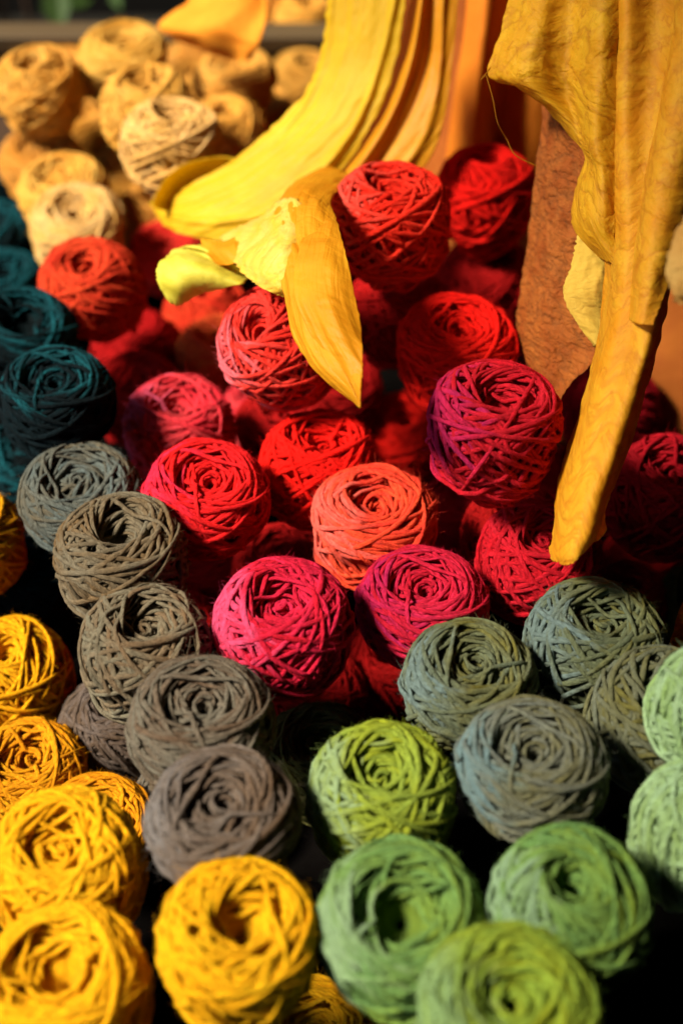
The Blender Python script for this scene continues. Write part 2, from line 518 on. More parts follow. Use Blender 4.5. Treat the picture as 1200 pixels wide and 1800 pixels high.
# ------------------------------------------------------------------ dyes (real wool albedos) and side colours
DYES = {
    'wheat':   dict(a=(.84, .39, .055), b=(.86, .48, .11)),
    'gold':    dict(a=(.66, .29, .04), b=(.74, .38, .08)),
    'cream':   dict(a=(.82, .46, .12), b=(.86, .56, .22)),
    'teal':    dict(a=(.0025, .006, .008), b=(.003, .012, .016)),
    'rust':    dict(a=(.72, .065, .022), b=(.62, .030, .014)),
    'terra':   dict(a=(.70, .15, .035), b=(.66, .06, .02)),
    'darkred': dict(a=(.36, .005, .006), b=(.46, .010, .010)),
    'scarlet': dict(a=(.84, .010, .006), b=(.74, .012, .008)),
    'brightred': dict(a=(.86, .022, .010), b=(.84, .045, .022)),
    'coralred': dict(a=(.78, .030, .020), b=(.78, .06, .045)),
    'coral':   dict(a=(.82, .085, .032), b=(.80, .045, .03)),
    'rose':    dict(a=(.66, .025, .045), b=(.74, .07, .08)),
    'hotred':  dict(a=(.80, .012, .012), b=(.76, .018, .024)),
    'crimson': dict(a=(.54, .009, .020), b=(.62, .016, .032)),
    'magenta': dict(a=(.54, .010, .030), b=(.64, .022, .08)),
    'slate':   dict(a=(.10, .122, .125), b=(.125, .105, .065)),
    'taupe':   dict(a=(.17, .15, .11), b=(.155, .10, .05)),
    'greybrown': dict(a=(.16, .135, .115), b=(.12, .078, .045)),
    'yellow':  dict(a=(.86, .40, .006), b=(.88, .48, .010)),
    'amber':   dict(a=(.70, .27, .006), b=(.76, .34, .008)),
    'green':   dict(a=(.15, .29, .085), b=(.20, .31, .035)),
    'mint':    dict(a=(.36, .56, .32), b=(.28, .46, .14)),
    'lime':    dict(a=(.23, .35, .05), b=(.31, .37, .02)),
    'sage':    dict(a=(.13, .16, .10), b=(.15, .15, .03)),
    'sageblue': dict(a=(.17, .19, .15), b=(.15, .145, .04)),
    'olive':   dict(a=(.09, .09, .025), b=(.07, .08, .025)),
}
PURPLE = (.46, .016, .095)  # side colours: cool light from the left painted in along with dye variation
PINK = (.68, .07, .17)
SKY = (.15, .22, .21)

# (px, py, width px, dye, proto, height ratio, tilt x deg, tilt y deg, third colour, label)
G_W = "golden wheat yarn balls piled at the back"
G_T = "dark teal yarn balls stacked along the left edge"
G_R = "red and coral yarn balls heaped in the middle"
G_G = "grey brown yarn balls in the diagonal row"
G_Y = "yellow yarn balls in the front left corner"
G_S = "sage yarn balls right of centre"
G_E = "green yarn balls in the front right corner"
BALLS = [
    # wheat
    (72, 168, 155, 'wheat', 0, 1.12, 10, -6, None, "wheat yarn ball with lattice sides, topmost of the leftmost back stack"),
    (222, 132, 152, 'wheat', 2, 1.02, 0, 4, None, "golden wheat yarn ball with open round hole nearest the wooden rim"),
    (260, 203, 164, 'wheat', 3, 1.0, 0, 0, None, "wheat yarn ball tucked between the rim-side ball and the pale holed ball in front"),
    (303, 270, 172, 'cream', 1, 1.05, -6, 6, None, "pale wheat yarn ball with dark centre hole above the curled scarf end"),
    (76, 300, 150, 'gold', 6, .95, 0, 0, None, "deep golden yarn ball squeezed under the leftmost lattice-sided wheat ball"),
    (116, 352, 160, 'wheat', 6, .95, 4, -8, None, "two-tone wheat yarn ball below the squeezed golden ball on the left"),
    (140, 420, 162, 'cream', 2, .95, 0, 0, None, "palest cream yarn ball directly behind the rust red ball"),
    (415, 158, 148, 'wheat', 5, .92, 0, 0, None, "wheat yarn ball with small off-centre hole below the orange cloth"),
    (352, 112, 118, 'gold', 0, .95, 0, 0, None, "small golden yarn ball peeking from beneath the orange cloth"),
    (457, 222, 138, 'wheat', 1, .9, 0, -5, None, "wheat yarn ball whose hole faces up beside the yellow silk sweep"),
    (538, 62, 118, 'wheat', 4, 1.2, 8, 5, None, "tall wheat yarn ball standing against the yellow silk at the top"),
    (470, 22, 106, 'gold', 3, 1.0, 0, 0, None, "golden yarn ball cut by the top edge right of the orange cloth"),
    (535, 155, 112, 'gold', 0, 1.0, 0, 0, None, "golden yarn ball beneath the tall one at the yellow silk"),
    (232, 320, 140, 'gold', 0, 1.0, 0, 0, None, "shaded golden yarn ball left under the pale holed wheat ball"),
    (272, 395, 140, 'gold', 4, 1.0, 0, 0, None, "lowest golden yarn ball behind the left end of the yellow scarf"),
    (345, 178, 138, 'gold', 6, 1.0, 0, 0, None, "golden yarn ball in the gap right of the pale holed wheat ball"),
    (400, 252, 152, 'wheat', 4, 1.0, 0, 0, None, "wheat yarn ball just above the curled end of the lemon scarf"),
    (158, 250, 142, 'gold', 3, 1.0, 0, 0, None, "shaded golden yarn ball right of the leftmost lattice-sided wheat ball"),
    # teal
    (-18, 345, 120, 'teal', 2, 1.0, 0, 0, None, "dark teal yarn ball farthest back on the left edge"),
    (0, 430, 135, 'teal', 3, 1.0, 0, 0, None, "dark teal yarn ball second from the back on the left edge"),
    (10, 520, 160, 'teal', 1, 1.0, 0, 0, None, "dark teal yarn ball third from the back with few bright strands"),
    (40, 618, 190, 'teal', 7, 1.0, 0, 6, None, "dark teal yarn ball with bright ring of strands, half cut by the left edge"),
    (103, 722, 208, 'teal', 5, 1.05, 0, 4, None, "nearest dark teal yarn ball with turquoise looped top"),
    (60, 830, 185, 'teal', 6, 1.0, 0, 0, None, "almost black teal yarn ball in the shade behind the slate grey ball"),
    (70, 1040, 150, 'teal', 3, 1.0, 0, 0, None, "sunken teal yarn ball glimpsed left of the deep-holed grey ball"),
    # red heap
    (165, 516, 184, 'rust', 4, 1.05, 14, -8, None, "rust red yarn ball in front of the cream ball"),
    (298, 462, 112, 'coralred', 5, .95, 0, 0, None, "small coral yarn ball half hidden behind the pale yellow scarf corner"),
    (362, 566, 130, 'rust', 0, 1.0, 0, 0, None, "dark rust yarn ball in shade under the pale yellow scarf corner"),
    (388, 640, 142, 'terra', 3, 1.0, 0, 6, None, "terracotta orange yarn ball left of the tilted coral ball"),
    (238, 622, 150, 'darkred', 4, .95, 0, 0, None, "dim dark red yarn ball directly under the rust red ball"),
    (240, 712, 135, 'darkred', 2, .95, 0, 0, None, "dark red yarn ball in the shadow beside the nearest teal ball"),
    (496, 620, 212, 'coralred', 0, 1.12, 12, -32, (.76, .14, .17), "coral red latticed yarn ball tipped to the left under the golden scarf tip"),
    (316, 764, 196, 'rose', 3, .98, 0, 0, (.74, .10, .20), "rose pink yarn ball with curled top right of the nearest teal ball"),
    (363, 890, 220, 'hotred', 5, 1.02, 0, 4, (.74, .025, .07), "hot red yarn ball with pinkish left side behind the deep-holed grey ball"),
    (462, 752, 130, 'rose', 4, 1.0, 0, -8, None, "rose yarn ball wedged beneath the tipped coral ball"),
    (560, 836, 212, 'scarlet', 3, 1.0, 0, 0, None, "scarlet yarn ball with loosely looped top left of the coral spiral ball"),
    (686, 408, 206, 'brightred', 1, 1.12, -6, -4, (.84, .10, .07), "bright red yarn ball with open hole, left of the two highest red balls"),
    (851, 357, 180, 'scarlet', 0, 1.15, -4, 0, None, "scarlet yarn ball with lattice sides, right of the two highest against the orange cloth"),
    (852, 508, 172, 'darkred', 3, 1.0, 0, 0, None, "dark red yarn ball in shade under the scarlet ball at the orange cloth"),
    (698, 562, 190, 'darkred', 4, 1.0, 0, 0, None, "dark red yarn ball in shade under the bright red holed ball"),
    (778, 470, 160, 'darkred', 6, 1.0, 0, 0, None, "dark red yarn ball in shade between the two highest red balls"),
    (798, 640, 206, 'scarlet', 2, .98, 0, 0, None, "pure scarlet yarn ball with spiral top behind the crimson holed ball"),
    (712, 778, 150, 'scarlet', 0, 1.0, 0, 0, None, "scarlet yarn ball wedged in the gap left of the crimson holed ball"),
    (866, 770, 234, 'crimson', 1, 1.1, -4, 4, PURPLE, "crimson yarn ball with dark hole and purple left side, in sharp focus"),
    (822, 912, 176, 'crimson', 6, .95, 0, 0, None, "crimson yarn ball pressed under the purple-sided crimson ball"),
    (655, 946, 216, 'coral', 2, .98, 0, 0, (.80, .13, .10), "coral orange yarn ball with neat spiral top in the centre"),
    (500, 1108, 240, 'magenta', 8, .95, 0, 0, PINK, "magenta yarn ball with curled centre, nearest of the pink balls"),
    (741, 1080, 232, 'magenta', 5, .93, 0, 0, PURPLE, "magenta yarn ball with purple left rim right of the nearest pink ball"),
    (944, 996, 224, 'crimson', 8, .92, 0, 0, None, "crimson yarn ball with the rolled golden cloth tip resting on it"),
    (1165, 885, 212, 'crimson', 3, 1.1, 0, 0, None, "large crimson yarn ball cut by the right edge"),
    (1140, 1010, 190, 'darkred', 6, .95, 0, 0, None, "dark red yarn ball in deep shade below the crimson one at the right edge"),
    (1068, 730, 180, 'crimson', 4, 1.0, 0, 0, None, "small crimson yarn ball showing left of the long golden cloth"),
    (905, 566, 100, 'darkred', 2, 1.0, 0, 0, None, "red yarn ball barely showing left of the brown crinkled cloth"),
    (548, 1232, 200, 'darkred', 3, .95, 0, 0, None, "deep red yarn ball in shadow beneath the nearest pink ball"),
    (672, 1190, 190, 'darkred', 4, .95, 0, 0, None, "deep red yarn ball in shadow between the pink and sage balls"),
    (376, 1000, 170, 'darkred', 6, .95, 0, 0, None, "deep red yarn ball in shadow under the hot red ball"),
    # grey
    (146, 890, 214, 'slate', 6, .98, 0, 0, None, "slate grey yarn ball farthest back in the grey row"),
    (218, 1000, 234, 'taupe', 1, 1.02, 0, 0, None, "grey brown yarn ball with deep open hole, second in the grey row"),
    (258, 1158, 236, 'taupe', 8, 1.05, 0, 0, None, "taupe yarn ball with standing centre loops, third in the grey row"),
    (356, 1290, 258, 'greybrown', 5, 1.0, 0, 0, None, "grey brown yarn ball with curls in its hole, fourth in the grey row"),
    (394, 1458, 276, 'greybrown', 5, .95, 0, 0, (.17, .16, .155), "nearest grey brown yarn ball, blurred, behind the front yellow ball"),
    (205, 1290, 195, 'greybrown', 4, 1.0, 0, 0, None, "dark brown yarn ball sunken left of the fourth grey ball"),
    (335, 1430, 200, 'greybrown', 0, 1.0, 0, 0, None, "brown yarn ball squeezed between the two nearest grey balls"),
    # yellow
    (-55, 965, 205, 'amber', 4, 1.05, 0, 6, None, "amber yarn ball sliced by the left edge beside the slate grey ball"),
    (28, 1200, 208, 'yellow', 0, 1.15, 0, 0, None, "bright yellow lattice-sided yarn ball topping the stack at the left edge"),
    (60, 1372, 205, 'amber', 3, 1.0, 0, 0, None, "amber yarn ball underneath the lattice-sided yellow ball"),
    (122, 1532, 274, 'yellow', 8, .95, 0, 0, None, "yellow yarn ball with a strand across its hole, behind the corner ball"),
    (175, 1470, 190, 'amber', 6, .95, 0, 0, None, "amber yarn ball peeking over the top of the yellow ball with crossing strand"),
    (130, 1748, 284, 'yellow', 7, .95, 6, -4, None, "yellow yarn ball with wide ringed hole in the bottom left corner"),
    (418, 1668, 286, 'yellow', 1, 1.0, 0, 6, None, "yellow yarn ball with oval hole in front of the nearest grey ball"),
    (562, 1858, 225, 'yellow', 2, .95, 0, 0, None, "yellow yarn ball cut by the bottom edge"),
    # sage
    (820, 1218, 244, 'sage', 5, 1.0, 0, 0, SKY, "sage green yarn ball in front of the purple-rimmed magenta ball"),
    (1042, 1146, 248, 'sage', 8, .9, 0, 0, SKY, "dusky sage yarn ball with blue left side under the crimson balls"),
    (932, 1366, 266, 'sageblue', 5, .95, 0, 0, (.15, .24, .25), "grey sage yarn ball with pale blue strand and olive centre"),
    (1156, 1278, 250, 'sageblue', 1, 1.0, 0, 0, None, "grey sage yarn ball left of the mint ball at the right edge"),
    (1236, 1085, 196, 'olive', 6, .95, 0, 0, None, "olive yarn ball cut by the right edge above the small golden cloth"),
    (562, 1352, 170, 'olive', 2, .9, 0, 0, None, "dark olive yarn ball hiding behind the lime ball"),
    # green
    (672, 1410, 262, 'lime', 8, .98, 0, 0, (.27, .40, .20), "lime green yarn ball farthest left of the green group"),
    (700, 1642, 288, 'green', 7, 1.0, 0, 0, (.24, .38, .20), "green yarn ball with wide open hole"),
    (1002, 1606, 292, 'green', 0, 1.0, -4, 0, (.26, .42, .24), "green yarn ball with latticed side and curled centre"),
    (884, 1808, 308, 'lime', 2, .95, 0, 0, (.22, .36, .14), "green spiral-topped yarn ball nearest, cut by the bottom edge"),
    (1266, 1256, 256, 'mint', 3, 1.0, 0, 0, None, "pale mint yarn ball cut by the right edge, uppermost of the mint pair"),
    (1236, 1474, 268, 'mint', 4, 1.05, 0, 0, None, "mint yarn ball below its paler twin at the right edge"),
]


def grp(dye, py, px):
    if dye in ('wheat', 'gold', 'cream'): return G_W
    if dye == 'teal': return G_T
    if dye in ('slate', 'taupe', 'greybrown'): return G_G
    if dye in ('yellow', 'amber'): return G_Y
    if dye in ('sage', 'sageblue', 'olive'): return G_S
    if dye in ('green', 'lime', 'mint'): return G_E
    return G_R


# positions: depth from apparent width, then let touching balls settle against one another
D0 = 0.09
nb = len(BALLS)
ray = np.array([at(b[0], b[1], 1.0) - np.array([0, 0, CAMZ]) for b in BALLS])
wpx = np.array([b[2] for b in BALLS], float)
dep0 = FPX * D0 / wpx
lim = (0.05 - CAMZ) / ray[:, 2]                 # nothing sinks through the tray
sunk = dep0 > lim
dep0 = np.minimum(dep0, lim)
wpx[sunk] = FPX * 0.084 / dep0[sunk]
dep = dep0.copy()
cam0 = np.array([0, 0, CAMZ])
SMALL = {'small', 'little'}
for it in range(400):
    P = cam0 + ray * dep[:, None]
    rr = wpx / FPX * dep / 2
    move = np.zeros(nb)
    for i in range(nb):
        dv = P - P[i]; ds = np.linalg.norm(dv, axis=1); ov = (rr + rr[i]) * 0.86 - ds
        ov[i] = -1
        for j in np.nonzero(ov > 0)[0]:
            s = 1 if dep[i] > dep[j] else -1
            move[i] += s * ov[j] * 0.25
    dep += np.clip(move, -.004, .004) + (dep0 - dep) * 0.06
BP = cam0 + ray * dep[:, None]
BR = wpx / FPX * dep / 2



# lower layer: balls under the ones above, kept only where a gap shows them
def zbuf(Ps, Rs, W=170, H=255):
    zb = np.full((H, W), 9.0); idx = np.full((H, W), -1)
    gx, gy = np.meshgrid((np.arange(W) + .5) / W * 1200, (np.arange(H) + .5) / H * 1800)
    dr = np.stack([(gx - 600) / FPX, (900 - gy) / FPX * SP + CP, (900 - gy) / FPX * CP - SP], -1)
    dn = np.linalg.norm(dr, axis=2); dr /= dn[:, :, None]
    for k in range(len(Ps)):
        c = Ps[k] - cam0; b = dr @ c; q = b * b - (c @ c) + Rs[k] ** 2
        hit = q > 0
        tt = np.where(hit, b - np.sqrt(np.where(hit, q, 0)), 9.0)
        m = tt < zb
        zb[m] = tt[m]; idx[m] = k
    return idx


rf = np.random.default_rng(77)
fp, fr, fd = [], [], []
tops = np.array([b[1] for b in BALLS])
for layer in (0, 1):
    for a in range(-8, 9):
        for b in range(0, 20):
            x = a * .083 + (b % 2) * .041 + rf.uniform(-.012, .012) + layer * .04; y = .2 + b * .072 + rf.uniform(-.012, .012) + layer * .035
            if y > 1.5 or abs(x) > .1 + y * .36: continue
            dd2 = (BP[:, 0] - x) ** 2 + (BP[:, 1] - y) ** 2
            w = np.exp(-dd2 / .07 ** 2) + 1e-9
            z = (w * BP[:, 2]).sum() / w.sum() - .070 - .06 * layer
            z = max(z, .042 + .002 * layer)
            R = rf.uniform(.040, .045)
            c = np.array([x, y, z])
            ds = np.linalg.norm(BP - c, axis=1) - (BR + R) * .80
            if ds.min() < 0: continue
            if fp and (np.linalg.norm(np.array(fp) - c, axis=1) - (np.array(fr) + R) * .82).min() < 0: continue
            fp.append(c); fr.append(R); fd.append(int(np.argmin(dd2)))
fp = np.array(fp); fr = np.array(fr)
vis = zbuf(np.concatenate([BP, fp]), np.concatenate([BR, fr]))
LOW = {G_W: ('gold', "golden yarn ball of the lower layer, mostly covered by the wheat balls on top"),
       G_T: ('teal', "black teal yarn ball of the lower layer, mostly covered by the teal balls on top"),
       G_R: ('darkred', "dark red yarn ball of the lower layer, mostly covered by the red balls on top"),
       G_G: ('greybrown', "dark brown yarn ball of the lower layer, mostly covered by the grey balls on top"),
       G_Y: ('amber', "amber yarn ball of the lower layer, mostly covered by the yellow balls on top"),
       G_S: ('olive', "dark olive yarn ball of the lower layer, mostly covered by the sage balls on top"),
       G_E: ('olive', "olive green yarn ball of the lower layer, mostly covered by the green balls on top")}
nlow = 0
usedlab = set()
newP, newR = [], []
for k in range(len(fp)):
    b = BALLS[fd[k]]; g = grp(b[3], b[1], b[0])
    if (vis == nb + k).sum() < (20 if g == G_W else 40): continue
    if g in (G_E, G_S, G_Y, G_T): continue
    dye, label = LOW[g]
    near = []; qs = []
    shorts = [x[9].split(' yarn ball')[0] for x in BALLS[:len(wpx)]]
    for q in np.argsort(np.linalg.norm(BP - fp[k], axis=1)):
        nm = BALLS[q][9].split(' yarn ball')[0]
        if 2 <= len(nm.split()) <= 3 and nm not in near and shorts.count(nm) == 1 and (vis == q).sum() > 60: near.append(nm); qs.append(BP[q])
        if len(near) == 7: break
    for ia, ib in ((0, 1), (0, 2), (1, 2), (0, 3), (1, 3), (2, 3), (0, 4), (1, 4), (0, 5), (0, 6)):
        if ib >= len(near): break
        lab = label.split(' yarn ball')[0].replace("deep ", "") + " ball low %s and %s the %s ball, near the %s one" % (
            'left' if fp[k][0] < qs[ia][0] else 'right', 'behind' if fp[k][1] > qs[ia][1] else 'before', near[ia], near[ib])
        if lab not in usedlab: break
    usedlab.add(lab); label = lab
    BALLS.append((0, 0, 0, dye, (k * 5) % 9, 1.0, 0, 0, None, label))
    newP.append(fp[k]); newR.append(fr[k]); nlow += 1
    BALLS[-1] = BALLS[-1] + (g.replace("yarn balls", "lower yarn balls"),)
if nlow:
    BP = np.concatenate([BP, newP]); BR = np.concatenate([BR, newR])
nb = len(BALLS)

rnd = random.Random(11)
for i, (px, py, w, dye, pr, hr, tx, ty, third, label, *gg) in enumerate(BALLS):
    root = empty("yarn_ball", BP[i])
    tag(root, label, "yarn ball", gg[0] if gg else grp(dye, py, px))
    root.rotation_euler = (math.radians(tx + rnd.uniform(-5, 5)), math.radians(ty + rnd.uniform(-5, 5)), 0)
    R = BR[i]
    root.scale = (R, R, R * hr)
    spin = rnd.uniform(0, 2 * math.pi)
    dd = DYES[dye]
    j = lambda c: tuple(max(0.001, x * rnd.uniform(.94, 1.06)) for x in c)
    cs, sn = math.cos(-spin), math.sin(-spin)
    side = (-0.85, -0.15, 0.35)  # upper left patch: cool side light painted into the wool with the dye
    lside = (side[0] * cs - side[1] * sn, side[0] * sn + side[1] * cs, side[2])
    if dye == 'teal' and not gg: third, lside = (.006, .075, .095), (-.25, .0, 1.0)  # teal balls turn turquoise towards the top
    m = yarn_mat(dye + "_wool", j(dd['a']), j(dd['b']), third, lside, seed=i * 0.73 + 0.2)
    mo = m
    if False:
        mo = yarn_mat("turquoise_wool", (.006, .10, .13), (.012, .17, .20), seed=i * .3)
    p = protos[pr]
    o = obj("winding", p['winding'], m, root); o.rotation_euler.z = spin
    if 'centre_coil' in p:
        o = obj("centre_coil", p['centre_coil'], mo, root); o.rotation_euler.z = spin
    for me in p['outer']:
        o = obj("outer_strand", me, mo, root); o.rotation_euler.z = spin


# ------------------------------------------------------------------ cloths
def cr(P, n):
    """Catmull-Rom through rows of P -> n samples"""
    P = np.asarray(P, float); k = len(P)
    Q = np.concatenate([[2 * P[0] - P[1]], P, [2 * P[-1] - P[-2]]])
    t = np.linspace(0, k - 1 - 1e-6, n); i = t.astype(int); f = (t - i)
    f = f.reshape((-1,) + (1,) * (P.ndim - 1))
    a, b, c, d = Q[i], Q[i + 1], Q[i + 2], Q[i + 3]
    return 0.5 * (2 * b + (c - a) * f + (2 * a - 5 * b + 4 * c - d) * f ** 2 + (3 * b - a - 3 * c + d) * f ** 3)


def vnoise(x, y, seed=0):
    xi = np.floor(x).astype(int); yi = np.floor(y).astype(int); fx = x - xi; fy = y - yi
    def h(a, b):
        v = np.sin(a * 127.1 + b * 311.7 + seed * 74.7) * 43758.5453
        return v - np.floor(v)
    fx = fx * fx * (3 - 2 * fx); fy = fy * fy * (3 - 2 * fy)
    return (h(xi, yi) * (1 - fx) + h(xi + 1, yi) * fx) * (1 - fy) + (h(xi, yi + 1) * (1 - fx) + h(xi + 1, yi + 1) * fx) * fy


def ridged(x, y, seed=0, octs=3):
    s = 0; a = 1.0
    for o in range(octs):
        s = s + a * (1 - np.abs(2 * vnoise(x * 2 ** o, y * 2 ** o, seed + o) - 1)); a *= 0.5
    return s / 1.75


def crumple(x, y, seed=0, k=16, warp=1.0):
    """facets and straight creases, as in cloth or paper that was crushed"""
    rg = np.random.default_rng(seed + 900)
    s = 0; tot = 0
    wx = x + warp * 0.35 * (vnoise(x * .9, y * .9, seed) - .5); wy = y + warp * 0.35 * (vnoise(x * .9 + 9, y * .9, seed + 1) - .5)
    for i in range(k):
        a = rg.uniform(0, math.pi); f = 0.7 * 1.18 ** i; amp = f ** -0.85
        ph = (math.cos(a) * wx + math.sin(a) * wy) * f + rg.uniform(0, 9)
        tri = np.abs((ph % 1.0) * 2 - 1)
        m = np.clip(vnoise(x * f * .5 + i * 3.7, y * f * .5 - i, seed + i) * 2.4 - .7, 0, 1)
        s = s + amp * (tri - .5) * m; tot += amp * .4
    return s / tot


def sheet(name, rows, mat, parent, nu=90, nv=70, folds=None, crump=0.0, cs=60.0, ragged=0.0, thick=0.0005, seed=0, aniso=(1, 1), flat=0.6, tilt=0.0):
    """rows: stations along the cloth, each a list of (px, py, depth) across it. folds(s, t): depth offset in metres"""
    G = np.asarray(rows, float)
    G = cr(G, nu)                                   # (nu, cols, 3)
    G = np.swapaxes(cr(np.swapaxes(G, 0, 1), nv), 0, 1)   # (nu, nv, 3)
    t = np.linspace(0, 1, nu)[:, None] + np.zeros((1, nv)); s = np.linspace(0, 1, nv)[None, :] + np.zeros((nu, 1))
    dpt = G[:, :, 2].copy()
    mean = dpt.mean(1, keepdims=True)
    dpt = mean + (dpt - mean) * flat + tilt * (0.5 - s)
    if folds is not None:
        dpt = dpt + folds(s, t)
    if ragged:
        e = np.exp(-np.minimum(s, 1 - s) / 0.03)
        G[:, :, 0] += e * ragged * (vnoise(t * 60, s * 3, seed) - .5) * 2
        G[:, :, 1] += np.exp(-np.minimum(t, 1 - t) / 0.02) * ragged * (vnoise(s * 40, t * 3, seed + 3) - .5) * 2
    x = (G[:, :, 0] - 600) / FPX * dpt; v = (900 - G[:, :, 1]) / FPX * dpt
    W = np.stack([x, v * SP + dpt * CP, CAMZ + v * CP - dpt * SP], -1)
    # arc length uv in metres
    du = np.concatenate([np.zeros((1, nv)), np.cumsum(np.linalg.norm(np.diff(W, axis=0), axis=2), 0)])
    dv = np.concatenate([np.zeros((nu, 1)), np.cumsum(np.linalg.norm(np.diff(W, axis=1), axis=2), 1)], 1)
    if crump:
        tu = np.gradient(W, axis=0); tv = np.gradient(W, axis=1)
        nr = np.cross(tu, tv); nr /= np.linalg.norm(nr, axis=2)[:, :, None] + 1e-12
        hgt = crump * crumple(du * cs * aniso[0], dv * cs * aniso[1] + seed, seed)
        W = W + nr * hgt[:, :, None]
    V = W.reshape(-1, 3)
    i = np.arange(nu - 1)[:, None] * nv; jn = np.arange(nv - 1)[None, :]
    F = np.stack([i + jn, i + jn + 1, i + nv + jn + 1, i + nv + jn], -1).reshape(-1, 4)
    uv = np.stack([du.ravel() * 4, dv.ravel() * 4], -1)
    org = Vector(V.mean(0)) if parent is None else Vector((0, 0, 0))
    me = mesh_np(name, V - np.array(org), F, uv)
    o = obj(name, me, mat, parent)
    o.location = org
    md = o.modifiers.new("thickness", 'SOLIDIFY'); md.thickness = thick; md.offset = 0
    return o


silk = cloth_mat("lemon_silk", (.68, .45, .006), (.80, .57, .014), transl=.5, rough=.55, sheen=.6, mott=3, crease=.12, crease_scale=9, weave=.1, streak=1.6)
silk2 = cloth_mat("golden_silk", (.74, .33, .008), (.80, .43, .015), transl=.5, rough=.5, sheen=.5, mott=4, crease=.15, crease_scale=11, weave=.1, streak=1.2)
limesilk = cloth_mat("lime_yellow_silk", (.66, .60, .05), (.74, .68, .10), transl=.4, rough=.5, sheen=.4, mott=6, crease=.2, crease_scale=10)
silkp = cloth_mat("pale_silk", (.78, .58, .12), (.80, .54, .04), transl=.35, rough=.45, sheen=.5, mott=9, crease=.35, crease_scale=14)
orange = cloth_mat("orange_cotton", (.72, .21, .008), (.78, .27, .015), transl=.3, rough=.8, sheen=.3, mott=4, crease=.08, crease_scale=8)
orange_b = cloth_mat("bright_orange_cotton", (.80, .27, .01), (.84, .34, .02), transl=.3, rough=.8, sheen=.3, mott=6, crease=.15, crease_scale=12)
rustc = cloth_mat("burnt_orange_cotton", (.40, .10, .012), (.48, .14, .015), transl=.25, rough=.85, sheen=.2, mott=4, crease=.1, crease_scale=8)
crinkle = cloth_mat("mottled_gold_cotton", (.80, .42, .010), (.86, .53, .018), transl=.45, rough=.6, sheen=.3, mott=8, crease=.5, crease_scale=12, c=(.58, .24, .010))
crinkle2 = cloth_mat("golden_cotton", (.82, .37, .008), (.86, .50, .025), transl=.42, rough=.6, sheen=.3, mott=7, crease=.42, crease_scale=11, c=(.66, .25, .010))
bark = cloth_mat("brown_crinkled_cotton", (.32, .070, .004), (.44, .13, .016), transl=.3, rough=.8, sheen=.3, mott=12, crease=1.0, crease_scale=20, c=(.20, .06, .008))
khaki = cloth_mat("khaki_cotton", (.62, .42, .05), (.70, .48, .07), transl=.2, rough=.8, sheen=.2, mott=8, crease=.3, crease_scale=16)
tan = cloth_mat("tan_cotton", (.60, .30, .06), (.66, .40, .10), transl=.2, rough=.8, sheen=.2, mott=8, crease=.6, crease_scale=14)


def ridges(s, t, L):
    return sum(a * np.exp(-((s - c - dr * (t - .5) - .03 * np.sin(t * 9 + 20 * c)) / w) ** 2) * (.5 + .9 * vnoise(t * 4 + 30 * c, s * 0, 2)) for c, dr, w, a in L)


def pleat(x, a):
    """soft valleys with tighter ridges"""
    return a * (np.abs(np.sin(math.pi * x)) ** .8 - .5) * (0.6 + 0.8 * vnoise(x * .9, 0 * x, 4))


def gauss(x, c, w): return np.exp(-((x - c) / w) ** 2)


# lemon scarf: falls from above, sweeps left over the wheat balls
sc1 = empty("silk_scarf", at(560, 330, 1.12))
tag(sc1, "lemon yellow silk scarf sweeping down left across the wheat yarn balls", "scarf", "silk scarves hanging over the yarn")


def put(name, rows, mat, parent, **kw):
    o = sheet(name, rows, mat, None, **kw)
    if parent is not None:
        wl = o.location.copy(); o.parent = parent; o.location = wl - parent.location
    return o


# stations: upper/left edge -> lower/right edge (4 columns), depth dips = roundness
put("draped_panel", [
    [(578, -60, 1.190), (620, -60, 1.175), (670, -60, 1.175), (716, -60, 1.190)],
    [(573, 20, 1.200), (615, 20, 1.180), (665, 20, 1.180), (710, 20, 1.200)],
    [(562, 105, 1.220), (600, 110, 1.190), (650, 115, 1.190), (692, 120, 1.220)],
    [(530, 170, 1.230), (565, 195, 1.195), (615, 215, 1.195), (650, 225, 1.230)],
    [(472, 230, 1.240), (505, 265, 1.200), (550, 300, 1.195), (585, 318, 1.240)],
    [(405, 285, 1.260), (430, 320, 1.210), (470, 365, 1.200), (500, 395, 1.240)],
    [(335, 325, 1.270), (350, 350, 1.230), (372, 390, 1.215), (400, 423, 1.250)],
    [(283, 348, 1.290), (292, 362, 1.255), (305, 388, 1.245), (322, 412, 1.260)],
    [(264, 358, 1.295), (270, 366, 1.280), (277, 380, 1.275), (288, 394, 1.280)],
], silk, sc1, nu=120, nv=60, crump=.0026, cs=30, folds=lambda s, t: ridges(s, t, ((.74, -.30, .05, -.0045), (.30, .15, .16, .0025), (.12, .1, .03, -.002))), seed=3, aniso=(.40, 1), flat=.24, tilt=.03, ragged=3)
put("curled_end", [
    [(268, 362, 1.230), (275, 340, 1.245), (300, 305, 1.250), (345, 282, 1.250), (400, 276, 1.245), (425, 292, 1.230)],
    [(276, 366, 1.245), (288, 346, 1.260), (312, 318, 1.265), (350, 298, 1.265), (395, 292, 1.260), (420, 300, 1.240)],
    [(300, 372, 1.255), (310, 360, 1.270), (330, 340, 1.275), (358, 322, 1.275), (395, 314, 1.270), (420, 315, 1.240)],
    [(330, 378, 1.250), (340, 370, 1.260), (352, 358, 1.265), (372, 344, 1.265), (400, 334, 1.260), (425, 328, 1.230)],
], silk, sc1, nu=40, nv=60, crump=.001, cs=20, seed=5)

